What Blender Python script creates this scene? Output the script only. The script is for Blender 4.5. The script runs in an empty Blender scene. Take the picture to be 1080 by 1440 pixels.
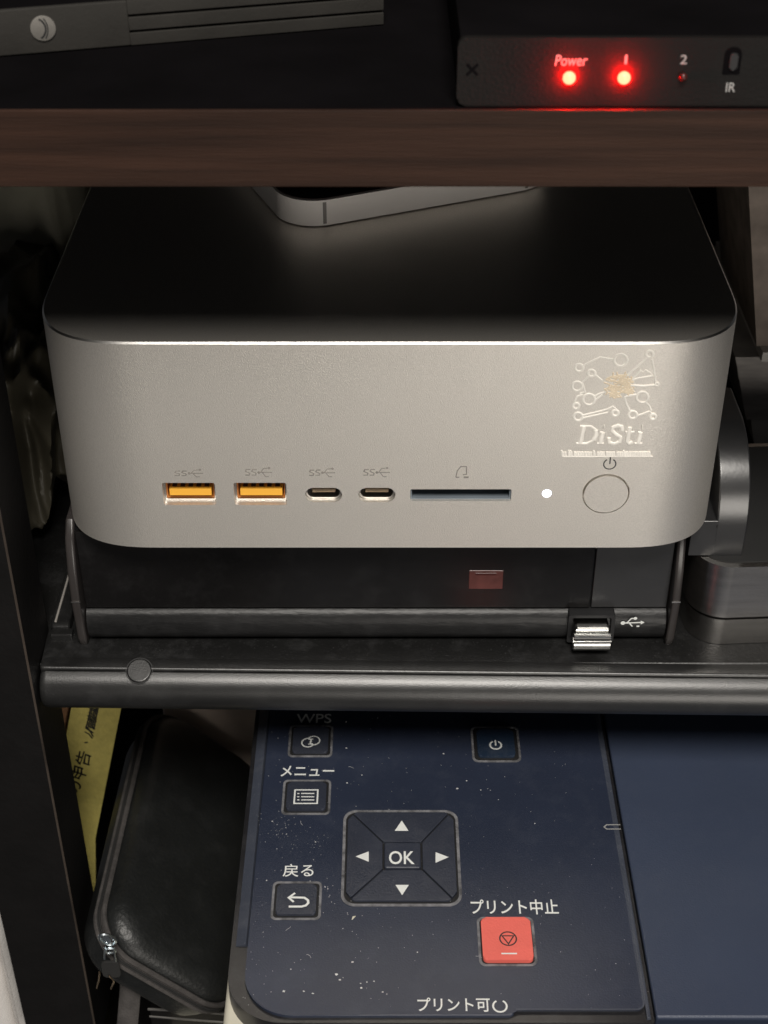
import bpy, bmesh, math, random
from mathutils import Vector, Matrix, noise
random.seed(7)
S = 0.001                      # everything below is written in millimetres
scene = bpy.context.scene
COL = scene.collection

# ------------------------------------------------------------------ camera
FPX, TH, CX, CY = 2080.0, math.radians(35.3), 545.0, 720.0     # photo pixels (1080 x 1440)
CAM = Vector((0, -362 * math.cos(TH), 70 + 362 * math.sin(TH)))
cd = bpy.data.cameras.new('camera'); cam = bpy.data.objects.new('camera', cd); COL.objects.link(cam)
cam.location = CAM * S
cam.rotation_euler = (math.pi / 2 - TH, 0, 0)
cd.sensor_fit = 'VERTICAL'; cd.sensor_height = 24.0; cd.lens = 24.0 * FPX / 1440.0
cd.shift_x = (540 - CX) / 1440.0
cd.clip_start = 0.01; cd.clip_end = 20
cd.dof.use_dof = True; cd.dof.focus_distance = 0.37; cd.dof.aperture_fstop = 22
scene.camera = cam

# ------------------------------------------------------------------ light
w = bpy.data.worlds.new('World'); scene.world = w; w.use_nodes = True
bg = w.node_tree.nodes['Background']; bg.inputs[0].default_value = (0.95, 0.95, 1.0, 1); bg.inputs[1].default_value = 0.035

def area(name, target, elev, azim, dist, size, power, colour):
    d = bpy.data.lights.new(name, 'AREA'); d.shape = 'DISK'; d.size = size; d.energy = power; d.color = colour
    o = bpy.data.objects.new(name, d); COL.objects.link(o)
    t = Vector(target) * S
    v = Vector((math.sin(azim) * math.cos(elev), -math.cos(azim) * math.cos(elev), math.sin(elev)))
    o.location = t + v * dist
    o.rotation_euler = (-v).to_track_quat('-Z', 'Y').to_euler()
    return o
area('ceiling_lamp', (0, 0, 80), math.radians(56.5), math.radians(4), 1.5, 0.50, 23, (1.0, 0.95, 0.88))
area('low_front_fill', (0, 0, 80), math.radians(-4), math.radians(16), 1.6, 0.8, 8.8, (1.0, 0.94, 0.86))  # added low fill for the front faces, stands for floor and room bounce

vs = scene.view_settings
vs.view_transform = 'Standard'; vs.look = 'None'; vs.exposure = 0.0; vs.gamma = 1.0; vs.use_curve_mapping = False

# ------------------------------------------------------------------ pixel -> place
_F = Vector((0, math.cos(TH), -math.sin(TH))); _U = Vector((0, math.sin(TH), math.cos(TH)))
def _ray(x, y): return _F + Vector((1, 0, 0)) * ((x - CX) / FPX) + _U * ((CY - y) / FPX)
def onY(x, y, Y):
    r = _ray(x, y); return CAM + r * ((Y - CAM.y) / r.y)
def onZ(x, y, Z):
    r = _ray(x, y); return CAM + r * ((Z - CAM.z) / r.z)

# ------------------------------------------------------------------ materials
def mat(name, col, rough=0.5, metal=0.0, var=0.12, vscale=60, bump=0.0, bscale=900, spec=0.5, emit=None, estr=0,
        dust=0.0, dustcol=(0.35, 0.35, 0.36), stretch=None, coat=0.0, trans=0.0, alpha=1.0):
    m = bpy.data.materials.new(name); m.use_nodes = True
    nt = m.node_tree; N = nt.nodes; L = nt.links
    p = N['Principled BSDF']
    p.inputs['Roughness'].default_value = rough; p.inputs['Metallic'].default_value = metal
    p.inputs['Specular IOR Level'].default_value = spec; p.inputs['Coat Weight'].default_value = coat
    p.inputs['Transmission Weight'].default_value = trans; p.inputs['Alpha'].default_value = alpha
    tc = N.new('ShaderNodeTexCoord'); mp = N.new('ShaderNodeMapping')
    L.new(tc.outputs['Object'], mp.inputs[0])
    if stretch: mp.inputs['Scale'].default_value = stretch
    nz = N.new('ShaderNodeTexNoise'); nz.inputs['Scale'].default_value = vscale; nz.inputs['Detail'].default_value = 6
    L.new(mp.outputs[0], nz.inputs['Vector'])
    rp = N.new('ShaderNodeMapRange'); rp.inputs['From Min'].default_value = 0.3; rp.inputs['From Max'].default_value = 0.7
    rp.inputs['To Min'].default_value = 1 - var; rp.inputs['To Max'].default_value = 1 + var
    L.new(nz.outputs['Fac'], rp.inputs['Value'])
    mx = N.new('ShaderNodeVectorMath'); mx.operation = 'SCALE'; mx.inputs[0].default_value = col
    L.new(rp.outputs[0], mx.inputs['Scale'])
    out = mx.outputs[0]
    if dust > 0:
        n2 = N.new('ShaderNodeTexNoise'); n2.inputs['Scale'].default_value = 95; n2.inputs['Detail'].default_value = 9
        n2.inputs['Roughness'].default_value = 0.72
        L.new(tc.outputs['Object'], n2.inputs['Vector'])
        r2 = N.new('ShaderNodeMapRange'); r2.inputs['From Min'].default_value = 0.50; r2.inputs['From Max'].default_value = 0.80
        r2.inputs['To Min'].default_value = 0; r2.inputs['To Max'].default_value = dust
        L.new(n2.outputs['Fac'], r2.inputs['Value'])
        v = N.new('ShaderNodeTexNoise'); v.inputs['Scale'].default_value = 2300; v.inputs['Detail'].default_value = 1
        L.new(tc.outputs['Object'], v.inputs['Vector'])
        r3 = N.new('ShaderNodeMapRange'); r3.inputs['From Min'].default_value = 0.68; r3.inputs['From Max'].default_value = 0.76
        r3.inputs['To Max'].default_value = min(1, dust * 1.2)
        L.new(v.outputs['Fac'], r3.inputs['Value'])
        ad = N.new('ShaderNodeMath'); ad.operation = 'MAXIMUM'; L.new(r2.outputs[0], ad.inputs[0]); L.new(r3.outputs[0], ad.inputs[1])
        mixn = N.new('ShaderNodeMix'); mixn.data_type = 'RGBA'
        L.new(ad.outputs[0], mixn.inputs['Factor']); L.new(out, mixn.inputs['A']); mixn.inputs['B'].default_value = (*dustcol, 1)
        out = mixn.outputs['Result']
        ra = N.new('ShaderNodeMath'); ra.operation = 'MULTIPLY_ADD'; ra.inputs[1].default_value = 0.6; ra.inputs[2].default_value = rough
        ra.use_clamp = True
        L.new(ad.outputs[0], ra.inputs[0]); L.new(ra.outputs[0], p.inputs['Roughness'])
    L.new(out, p.inputs['Base Color'])
    if bump > 0:
        nb = N.new('ShaderNodeTexNoise'); nb.inputs['Scale'].default_value = bscale; nb.inputs['Detail'].default_value = 3
        L.new(mp.outputs[0], nb.inputs['Vector'])
        b = N.new('ShaderNodeBump'); b.inputs['Strength'].default_value = bump; b.inputs['Distance'].default_value = 0.0004
        L.new(nb.outputs['Fac'], b.inputs['Height']); L.new(b.outputs[0], p.inputs['Normal'])
    if emit:
        p.inputs['Emission Color'].default_value = (*emit, 1); p.inputs['Emission Strength'].default_value = estr
    return m

M = {}
M['alu'] = mat('anodised_aluminium', (0.86, 0.82, 0.76), 0.41, 0.80, 0.06, 2600, 0.18, 3900)
M['chamfer'] = mat('cut_aluminium_chamfer', (0.9, 0.88, 0.84), 0.28, 1.0, 0.02)
M['steel'] = mat('port_steel', (0.62, 0.6, 0.57), 0.3, 1.0, 0.05)
M['orange'] = mat('orange_plastic', (0.98, 0.50, 0.06), 0.4, 0, 0.05)
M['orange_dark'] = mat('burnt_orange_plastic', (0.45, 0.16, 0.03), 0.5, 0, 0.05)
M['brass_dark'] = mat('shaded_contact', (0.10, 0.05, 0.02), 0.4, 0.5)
M['hole'] = mat('dark_port_interior', (0.012, 0.012, 0.013), 0.6)
M['slot'] = mat('slate_slot_plastic', (0.17, 0.20, 0.23), 0.45)
M['print_grey'] = mat('faint_grey_print', (0.28, 0.26, 0.235), 0.6, 0, 0.35, 1500)
M['print_dark'] = mat('dark_print', (0.03, 0.03, 0.03), 0.6)
M['sticker'] = mat('clear_embossed_sticker', (0.92, 0.885, 0.82), 0.42, 0.05, 0.1, 400)
M['sticker_warm'] = mat('amber_embossed_sticker', (0.82, 0.70, 0.53), 0.45, 0.0, 0.1, 400)
M['wled'] = mat('white_led', (0.9, 0.9, 1), 0.3, emit=(0.74, 0.82, 1.0), estr=2.2)
M['rubber'] = mat('black_rubber', (0.015, 0.015, 0.015), 0.8)
M['wood'] = mat('dark_walnut_laminate', (0.030, 0.0142, 0.0090), 0.6, 0, 0.45, 34, 0.3, 420, stretch=(0.4, 3, 14), spec=0.2)
M['board_top'] = mat('black_laminate', (0.0035, 0.003, 0.0035), 0.9, 0, 0.3, 50, spec=0.05)
M['black_plastic'] = mat('black_plastic', (0.011, 0.011, 0.011), 0.36, 0, 0.2, 80, 0.15, 1200, dust=0.08)
M['rail_plastic'] = mat('satin_black_edge_plastic', (0.012, 0.012, 0.012), 0.34, 0, 0.15, 80, 0.12, 2900, dust=0.05, spec=0.8)
M['gloss_black'] = mat('glossy_black_plastic', (0.006, 0.006, 0.0065), 0.22, 0, 0.2, 60, dust=0.05)
M['bulge'] = mat('scuffed_black_plastic', (0.007, 0.007, 0.0075), 0.40, 0, 0.3, 60, 0.5, 260, dust=0.05, spec=0.35, stretch=(0.5, 1, 2))
M['satin_black'] = mat('satin_black_front', (0.0065, 0.006, 0.006), 0.22, 0, 0.2, 60, dust=0.025)
M['post'] = mat('black_painted_steel', (0.006, 0.0055, 0.0055), 0.50, 0, 0.2, 90, 0.25, 500, spec=0.25)
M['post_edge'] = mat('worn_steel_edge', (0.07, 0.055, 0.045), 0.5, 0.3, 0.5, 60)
M['side_plate'] = mat('smoked_grey_plastic', (0.034, 0.030, 0.029), 0.30, 0, 0.1)
M['redwin'] = mat('smoked_red_window', (0.10, 0.032, 0.028), 0.3, 0, 0.25, 300)
M['white_print'] = mat('white_print', (0.78, 0.80, 0.78), 0.5, 0, 0.04)
M['dim_print'] = mat('pale_grey_print', (0.36, 0.36, 0.35), 0.5, 0, 0.06)
M['plug'] = mat('plated_plug', (0.55, 0.55, 0.53), 0.18, 1.0, 0.1)
M['dark_metal'] = mat('charcoal_sheet_metal', (0.0085, 0.0075, 0.007), 0.6, 0.0, 0.15, 80, 0.25, 1500, spec=0.15)
M['red_led'] = mat('lit_red_led', (0.9, 0.05, 0.03), 0.4, emit=(1.0, 0.0016, 0.0008), estr=560)
M['off_led'] = mat('unlit_red_led', (0.06, 0.012, 0.01), 0.3)
M['slot_grey'] = mat('dull_grey_casing', (0.032, 0.030, 0.027), 0.6, 0.0, 0.12, 80, 0.15, 1200, spec=0.2)
M['emblem'] = mat('silver_emblem', (0.20, 0.19, 0.175), 0.4, 0.6)
M['phone_band'] = mat('pale_phone_band', (0.95, 0.90, 0.85), 0.55, 0.0, 0.03)
M['phone_glass'] = mat('dark_phone_glass', (0.05, 0.04, 0.04), 0.15)
M['antenna_and_highlight'] = mat('grey_antenna_and_rim_highlight', (0.30, 0.28, 0.26), 0.5)
M['tin'] = mat('brushed_tin', (0.46, 0.445, 0.425), 0.27, 1.0, 0.10, 60, 0.06, 700, stretch=(0.6, 0.6, 14))
M['box_grey'] = mat('dark_grey_satin_casing', (0.020, 0.020, 0.021), 0.30, 0, 0.1, 80, 0.05, 900, dust=0.02, spec=1.0)
M['paper_grey'] = mat('grey_paper', (0.38, 0.355, 0.335), 0.8, 0, 0.2, 120, 0.2, 400, stretch=(1, 1, 5))
M['paper_brown'] = mat('brownish_grey_board', (0.20, 0.165, 0.14), 0.8, 0, 0.3, 120, 0.2, 400)
M['paper_white'] = mat('white_paper', (0.6, 0.58, 0.55), 0.8, 0, 0.08, 90)
M['bag'] = mat('olive_crumpled_film', (0.075, 0.067, 0.047), 0.45, 0, 0.15, 22)
M['cloth_olive'] = mat('dull_olive_cloth', (0.42, 0.40, 0.31), 0.85, 0, 0.2, 60, 0.4, 500)
M['panel'] = mat('navy_black_panel', (0.022, 0.029, 0.052), 0.40, 0, 0.10, 30, 0.16, 1900, dust=0.05, dustcol=(0.30, 0.32, 0.36))
M['panel_side'] = mat('slate_blue_edge', (0.050, 0.058, 0.080), 0.42, 0, 0.12, 60, 0.3, 1500, dust=0.12)
M['lid'] = mat('slate_navy_lid', (0.042, 0.055, 0.092), 0.42, 0, 0.08, 20, 0.16, 2300, dust=0.02)
M['key'] = mat('dark_navy_key', (0.030, 0.035, 0.052), 0.42, 0, 0.12, 60, 0.25, 1500, dust=0.08)
M['key_blue'] = mat('deep_blue_key', (0.014, 0.026, 0.050), 0.35, 0, 0.12, 60, 0.25, 1500, dust=0.10)
M['rim'] = mat('dusty_grey_rim', (0.15, 0.15, 0.16), 0.7, 0, 0.6, 420, 0.4, 1200, dust=0.35)
M['redkey'] = mat('coral_red_key', (0.80, 0.15, 0.12), 0.42, 0, 0.06, 120, 0.25, 1800)
M['bezel'] = mat('black_bezel', (0.014, 0.014, 0.016), 0.35, 0, 0.1, 60, dust=0.08)
M['cream'] = mat('cream_casing', (0.66, 0.63, 0.52), 0.5, 0, 0.05)
M['dust'] = mat('dust_flecks', (0.62, 0.62, 0.62), 0.9, 0, 0.2, 500)
M['case'] = mat('black_leatherette', (0.011, 0.012, 0.012), 0.42, 0, 0.2, 60, 0.45, 900, dust=0.03)
M['tape'] = mat('black_woven_tape', (0.055, 0.05, 0.048), 0.85, 0, 0.3, 300, 0.6, 1500)
M['zip'] = mat('nickel_zip', (0.80, 0.88, 0.92), 0.30, 1.0, 0.05)
M['brass'] = mat('worn_brass', (0.50, 0.38, 0.26), 0.3, 1.0, 0.1)
M['yellow'] = mat('yellow_envelope_paper', (0.62, 0.53, 0.15), 0.75, 0, 0.10, 300, 0.5, 900)
M['brown_env'] = mat('brown_envelope_paper', (0.33, 0.17, 0.08), 0.75, 0, 0.12, 200)
M['kraft'] = mat('kraft_paper', (0.80, 0.66, 0.56), 0.8, 0, 0.15, 60, 0.3, 300)
M['ink'] = mat('black_marker_ink', (0.015, 0.014, 0.012), 0.6)
M['curtain'] = mat('pale_grey_curtain', (0.62, 0.60, 0.58), 0.9, 0, 0.08, 60, 0.4, 900)
M['backwall'] = mat('dark_back_panel', (0.012, 0.011, 0.011), 0.8)

# ------------------------------------------------------------------ helpers
def link(o, parent=None):
    COL.objects.link(o)
    if parent is not None: o.parent = parent
    return o
def finish(name, bm, m, parent=None, smooth=True, angle=35):
    bm.normal_update()
    bmesh.ops.recalc_face_normals(bm, faces=bm.faces[:])
    bm.transform(Matrix.Scale(S, 4))
    me = bpy.data.meshes.new(name); bm.to_mesh(me); bm.free()
    me.materials.append(M[m] if isinstance(m, str) else m)
    if smooth:
        me.polygons.foreach_set('use_smooth', [True] * len(me.polygons))
        me.set_sharp_from_angle(angle=math.radians(angle))
    o = link(bpy.data.objects.new(name, me), parent)
    if smooth:
        wn_ = o.modifiers.new('wn', 'WEIGHTED_NORMAL'); wn_.keep_sharp = True; wn_.weight = 100
    return o
def thing(name, label, cat, loc=(0, 0, 0), group=None):
    o = bpy.data.objects.new(name, None); o.empty_display_size = 0.01
    o['label'] = label; o['category'] = cat
    if group: o['group'] = group
    return link(o)
def tag(o, label, cat, group=None):
    o['label'] = label; o['category'] = cat
    if group: o['group'] = group
    return o
def rrect(x0, x1, y0, y1, r, n=6):
    if not isinstance(r, (tuple, list)): r = (r,) * 4                # bl, br, tr, tl
    pts = []
    for (cx, cy, a0, q) in ((x0, y0, 180, 0), (x1, y0, 270, 1), (x1, y1, 0, 2), (x0, y1, 90, 3)):
        rr = r[q]
        if rr <= 0: pts.append((cx, cy)); continue
        mx = cx + (rr if q in (0, 3) else -rr); my = cy + (rr if q < 2 else -rr)
        for i in range(n + 1):
            a = math.radians(a0 + 90 * i / n); pts.append((mx + rr * math.cos(a), my + rr * math.sin(a)))
    return pts
def circ(cx, cy, r, n=32, r2=None):
    r2 = r if r2 is None else r2
    return [(cx + r * math.cos(2 * math.pi * i / n), cy + r2 * math.sin(2 * math.pi * i / n)) for i in range(n)]
AX = {'Z': lambda u, v, h: (u, v, h), 'Y': lambda u, v, h: (u, h, v), 'X': lambda u, v, h: (h, u, v)}
def prism(pts, h0, h1, axis='Z', bev=0, segs=2, which='both', bm=None):
    """extrude a 2-D outline from h0 to h1; bevel the edges of the cap at h1 (and h0)"""
    own = bmesh.new()
    f = AX[axis]
    a = [own.verts.new(f(u, v, h0)) for u, v in pts]; b = [own.verts.new(f(u, v, h1)) for u, v in pts]
    n = len(pts)
    own.faces.new(a); own.faces.new(b)
    for i in range(n): own.faces.new((a[i], a[(i + 1) % n], b[(i + 1) % n], b[i]))
    if bev > 0:
        sa, sb = set(a), set(b)
        es = [e for e in own.edges if (e.verts[0] in sb and e.verts[1] in sb) or (which == 'both' and e.verts[0] in sa and e.verts[1] in sa)]
        bmesh.ops.bevel(own, geom=es, offset=bev, segments=segs, affect='EDGES', profile=0.5, clamp_overlap=True)
    if bm is None: return own
    join(bm, own); return bm
def join(dst, src):
    me = bpy.data.meshes.new('tmp'); src.to_mesh(me); src.free(); dst.from_mesh(me); bpy.data.meshes.remove(me)
def frame_prism(outer, inner, h0, h1, axis='Z'):
    """ring between two outlines of the same number of points"""
    bm = bmesh.new(); f = AX[axis]; n = len(outer)
    R = [[bm.verts.new(f(u, v, h)) for u, v in o] for o in (outer, inner) for h in (h0, h1)]
    o0, o1, i0, i1 = R
    for i in range(n):
        j = (i + 1) % n
        bm.faces.new((o0[i], o0[j], o1[j], o1[i])); bm.faces.new((i0[i], i1[i], i1[j], i0[j]))
        bm.faces.new((o1[i], o1[j], i1[j], i1[i])); bm.faces.new((o0[i], i0[i], i0[j], o0[j]))
    return bm
def box(x0, x1, y0, y1, z0, z1, bev=0, segs=2):
    bm = bmesh.new()
    bmesh.ops.create_cube(bm, size=1, matrix=Matrix.Translation(((x0 + x1) / 2, (y0 + y1) / 2, (z0 + z1) / 2)) @ Matrix.Diagonal((x1 - x0, y1 - y0, z1 - z0, 1)))
    if bev: bmesh.ops.bevel(bm, geom=bm.edges[:], offset=bev, segments=segs, affect='EDGES', profile=0.5)
    return bm
def tube(path, r, n=8, bm=None, flat=None, closed=False):
    """round tube along 3-D points; flat = (normal, factor) squashes it"""
    own = bm if bm is not None else bmesh.new()
    P = [Vector(p) for p in path]; k = len(P); rings = []
    rr = r if isinstance(r, (list, tuple)) else [r] * k
    up = Vector((0.13, 0.71, 0.69))
    for i in range(k):
        if closed: t = P[(i + 1) % k] - P[i - 1]
        else: t = P[min(i + 1, k - 1)] - P[max(i - 1, 0)]
        t.normalize()
        if flat: s = t.cross(Vector(flat[0])).normalized(); u = Vector(flat[0]).normalized()
        else:
            s = t.cross(up)
            if s.length < 1e-3: s = t.cross(Vector((1, 0, 0)))
            s.normalize(); u = s.cross(t).normalized()
        q = flat[1] if flat else 1
        rings.append([own.verts.new(P[i] + s * (rr[i] * math.cos(2 * math.pi * j / n)) + u * (rr[i] * q * math.sin(2 * math.pi * j / n))) for j in range(n)])
    for i in range(k if closed else k - 1):
        A, B = rings[i], rings[(i + 1) % k]
        for j in range(n): own.faces.new((A[j], A[(j + 1) % n], B[(j + 1) % n], B[j]))
    if not closed:
        own.faces.new(rings[0]); own.faces.new(rings[-1][::-1])
    return own
_lift = [0]
def stroke(bm, pts, wid, h, axis='Z', closed=False, thick=0.03):
    """flat printed line of constant width on a plane; each stroke sits a hair above the one before"""
    _lift[0] = (_lift[0] + 1) % 9
    sgn = 1 if axis == 'Z' else -1
    hh = h + sgn * (thick + 0.004 * _lift[0])
    k = len(pts); P = [Vector((p[0], p[1])) for p in pts]; Lf, Rt = [], []
    for i in range(k):
        if closed: a, b = P[i] - P[i - 1], P[(i + 1) % k] - P[i]
        else: a = P[i] - P[i - 1] if i else P[1] - P[0]; b = P[i + 1] - P[i] if i < k - 1 else a
        a = a.normalized(); b = b.normalized(); t = (a + b)
        t = t.normalized() if t.length > 1e-4 else a
        nn = Vector((-t.y, t.x)); c = max(0.45, nn.dot(Vector((-a.y, a.x))))
        Lf.append(P[i] + nn * (wid / 2 / c)); Rt.append(P[i] - nn * (wid / 2 / c))
    f = AX[axis]
    l = [bm.verts.new(f(p.x, p.y, hh)) for p in Lf]; r = [bm.verts.new(f(p.x, p.y, hh)) for p in Rt]
    for i in range(k if closed else k - 1):
        j = (i + 1) % k; bm.faces.new((l[i], l[j], r[j], r[i]))
    return bm
def poly(bm, pts, h, axis='Z'):
    _lift[0] = (_lift[0] + 1) % 9
    sgn = 1 if axis == 'Z' else -1
    f = AX[axis]; bm.faces.new([bm.verts.new(f(u, v, h + sgn * (0.03 + 0.004 * _lift[0]))) for u, v in pts]); return bm
def arc(cx, cy, r, a0, a1, n=20, r2=None):
    r2 = r if r2 is None else r2
    return [(cx + r * math.cos(math.radians(a0 + (a1 - a0) * i / n)), cy + r2 * math.sin(math.radians(a0 + (a1 - a0) * i / n))) for i in range(n + 1)]
def text(body, u0, u1, v0, v1, h, axis, m, parent, name='lettering', bold=0.0, shear=0.0, xf=None):
    """built-in font turned into mesh, fitted into the rectangle u0..u1, v0..v1 of a plane"""
    cu = bpy.data.curves.new('t', 'FONT'); cu.body = body; cu.size = 1; cu.offset = bold; cu.shear = shear; cu.resolution_u = 4
    o = bpy.data.objects.new('t', cu); COL.objects.link(o)
    dg = bpy.context.evaluated_depsgraph_get()
    me = bpy.data.meshes.new_from_object(o.evaluated_get(dg))
    bpy.data.objects.remove(o); bpy.data.curves.remove(cu)
    xs = [v.co.x for v in me.vertices]; ys = [v.co.y for v in me.vertices]
    a0, a1, b0, b1 = min(xs), max(xs), min(ys), max(ys)
    sgn = 1 if axis == 'Z' else -1
    for v in me.vertices:
        u = u0 + (v.co.x - a0) / (a1 - a0) * (u1 - u0); t = v0 + (v.co.y - b0) / (b1 - b0) * (v1 - v0)
        p = Vector(AX[axis](u, t, h + sgn * 0.05)) if xf is None else xf(u, t)
        v.co = p * S
    me.materials.clear(); me.materials.append(M[m])
    return link(bpy.data.objects.new(name, me), parent)
def place(o_list, mtx):
    for o in o_list: o.data.transform(mtx)

# ================================================================== THE RACK
rack = thing('storage_rack', 'black steel storage rack with a dark walnut top board and black lower shelf', 'rack')
BY = -37.0
BZ0 = onY(545, 262.5, BY).z; BZ1 = onY(545, 156, BY).z
board = finish('upper_board', box(-240, 240, BY + 0.9, 250, BZ0, BZ1, 0.3, 1), 'board_top', rack)
strip = finish('wood_front_strip', box(-240, 240, BY, BY + 0.9, BZ0 - 0.15, BZ1 + 0.15, 0.35, 2), 'wood', board)
strip['label'] = 'dark walnut front edge of the board'
ZS = 20.6                                               # top of the lower shelf
bm = prism([(-91.9, 0.5), (260, 0.5), (260, 250), (-240, 250), (-240, 15), (-91.9, 15)], 7.5, ZS, 'Z', 0.3, 1)
finish('lower_shelf', bm, 'black_plastic', rack)
# rounded front edge of the shelf: upper lip and lower round body with a seam between them
def edge_profile(seg):
    if seg == 0: return [(3.0, ZS - 2.5), (3.0, ZS + 0.1), (1.0, ZS + 0.35), (-0.7, ZS + 0.3), (-1.2, ZS + 0.1), (-1.45, ZS - 0.4), (-1.45, ZS - 2.5)]
    pts = [(-1.75, ZS - 1.6), (-1.8, ZS - 0.75), (-2.1, ZS - 0.40)]
    for i in range(13):
        a = math.radians(114 + (252 - 114) * i / 12)
        pts.append((1.0 + 7.0 * math.cos(a), ZS - 6.7 + 6.9 * math.sin(a)))
    pts += [(0.2, ZS - 13.2), (0.2, ZS - 1.6)]
    return pts
def yaw(y, x): return y - (x + 92) * 0.0165
def sweep(name, prof, x0, x1, m, parent, nx=24, end=1.5):
    bm = bmesh.new(); rings = []
    xs = [x0, x0 + 0.25, x0 + 0.8, x0 + 1.8] + [x0 + 1.8 + (x1 - x0 - 1.8) * i / nx for i in range(1, nx + 1)]
    cy = sum(p[0] for p in prof) / len(prof); cz = sum(p[1] for p in prof) / len(prof)
    for x in xs:
        t = min(1, (x - x0) / 1.8); k = 0.72 + 0.28 * math.sqrt(max(0, 1 - (1 - t) ** 2))
        rings.append([bm.verts.new((x, yaw(cy + (y - cy) * k, x), cz + (z - cz) * k)) for y, z in prof])
    n = len(prof)
    for A, B in zip(rings, rings[1:]):
        for j in range(n): bm.faces.new((A[j], A[(j + 1) % n], B[(j + 1) % n], B[j]))
    bm.faces.new(rings[0]); bm.faces.new(rings[-1][::-1])
    return finish(name, bm, m, parent, angle=50)
lip = sweep('edge_lip', edge_profile(0), -91.6, 230, 'rail_plastic', rack)
rail = sweep('edge_rail', edge_profile(1), -91.6, 230, 'rail_plastic', rack)
# round button set in the seam
c = onZ(197, 936, ZS)
bm = prism(circ(0, 0, 3.3, 32), -1.4, 0.55, 'Z', 0.45, 3, 'top')
bm.transform(Matrix.Translation((c.x, yaw(-1.6, c.x), ZS - 0.35)) @ Matrix.Rotation(math.radians(30), 4, 'X'))
finish('seam_button', bm, 'rail_plastic', rail)
bm = frame_prism(circ(0, 0, 3.6, 32), circ(0, 0, 3.35, 32), -1.2, 0.12)
bm.transform(Matrix.Translation((c.x, yaw(-1.6, c.x), ZS - 0.35)) @ Matrix.Rotation(math.radians(30), 4, 'X'))
finish('button_collar', bm, 'hole', rail)
# corner post
post = finish('post', box(-114, -92, -9, 14, -135, 320, 0.5, 2), 'post', rack)
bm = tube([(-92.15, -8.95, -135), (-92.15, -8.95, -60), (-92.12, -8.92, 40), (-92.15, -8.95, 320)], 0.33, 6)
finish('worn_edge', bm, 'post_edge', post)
# side rim of the lower shelf
bm = prism([(13, ZS - 1), (13, ZS + 2), (15, ZS + 3.2), (60, ZS + 3.2), (240, ZS + 3.2), (240, ZS - 1)], -91.2, -86.0, 'X', 0.8, 3)
finish('side_rim', bm, 'black_plastic', rack)
finish('rim_highlight', tube([(-89.8, 14, ZS + 3.2), (-89.8, 60, ZS + 3.2), (-89.8, 230, ZS + 3.2)], 0.33, 6), 'antenna_and_highlight', rack)  # grey tube added to draw the bright highlight along the rim
bm = box(-91.0, -85.0, 10.4, 13.4, ZS - 0.5, ZS + 1.6, 0.5, 2)
finish('rim_foot', bm, 'rail_plastic', rack)
ZB = -180.0
finish('bottom_shelf', box(-140, 260, 15, 250, ZB - 8, ZB, 0.5, 1), 'post', rack)
finish('bottom_shelf_front', box(-91.8, 260, -60, 14.9, ZB - 8, ZB, 0.5, 1), 'post', rack)
finish('back_panel', box(-240, 260, 251, 255, ZB, 330, 0, 1), 'backwall', rack)

# ================================================================== MINI COMPUTER
pc = thing('mini_computer', 'silver aluminium mini computer with rounded corners and ports along its front', 'computer')
PZ0 = onY(545, 770, 0).z; PZ1 = onY(545, 482, 0).z
PX0, PX1, PD = -82.0, 83.0, 164.0
def px(x, y): p = onY(x, y, 0.0); return p.x, p.z
def soft_corner_rect(x0, x1, y0, y1, R, n, k=22):
    """rectangle whose corners ease into the straight sides (no curvature jump)"""
    pts = []
    for (cx, cy, sx_, sy_, flip) in ((x0, y0, -1, -1, 1), (x1, y0, 1, -1, 0), (x1, y1, 1, 1, 1), (x0, y1, -1, 1, 0)):
        q = []
        for i in range(k + 1):
            t = math.pi / 2 * i / k
            u = math.cos(t) ** (2 / n); v = math.sin(t) ** (2 / n)
            q.append((cx - sx_ * R * (1 - u), cy - sy_ * R * (1 - v)))
        pts += q if flip else q[::-1]
    return pts
outline = soft_corner_rect(PX0, PX1, 0, PD, 26, 2.75)
bm = prism(outline, PZ0, PZ1, 'Z', 0)
top = [e for e in bm.edges if all(abs(v.co.z - PZ1) < 1e-4 for v in e.verts)]
bot = [e for e in bm.edges if all(abs(v.co.z - PZ0) < 1e-4 for v in e.verts)]
bmesh.ops.bevel(bm, geom=bot, offset=0.8, segments=2, affect='EDGES', profile=0.5)
top = [e for e in bm.edges if all(abs(v.co.z - PZ1) < 1e-4 for v in e.verts)]
r = bmesh.ops.bevel(bm, geom=top, offset=0.42, segments=1, affect='EDGES', profile=0.5)
for f in r['faces']: f.material_index = 1
body = finish('body', bm, 'alu', pc, angle=28)
body.data.materials.append(M['chamfer'])
# openings
usbA = [(px(229, 693)[0], px(303, 693)[0]), (px(329, 693)[0], px(403, 693)[0])]
usbC = [(px(429, 695)[0], px(481, 695)[0]), (px(504, 695)[0], px(556, 695)[0])]
zA0, zA1 = px(0, 710)[1], px(0, 679)[1]
zC0, zC1 = px(0, 706)[1], px(0, 686)[1]
sd = (px(577, 695)[0], px(719, 695)[0], px(0, 704.5)[1], px(0, 688)[1])
bx_, bz_ = px(852, 694.5); br = 5.75
lx, lz = px(769, 694)
cut = bmesh.new()
for a, b in usbA: prism(rrect(a, b, zA0, zA1, 0.5, 3), -2, 14, 'Y', bm=cut)
for a, b in usbC: prism(rrect(a, b, zC0, zC1, (zC1 - zC0) / 2 - 0.02, 8), -2, 10, 'Y', bm=cut)
prism(rrect(sd[0], sd[1], sd[2], sd[3], 0.3, 2), -2, 12, 'Y', bm=cut)
prism(circ(bx_, bz_, br, 64), -2, 2.0, 'Y', bm=cut)
prism(circ(lx, lz, 1.15, 24), -2, 1.5, 'Y', bm=cut)
cutter = finish('cutter', cut, 'alu', smooth=False)
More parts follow.
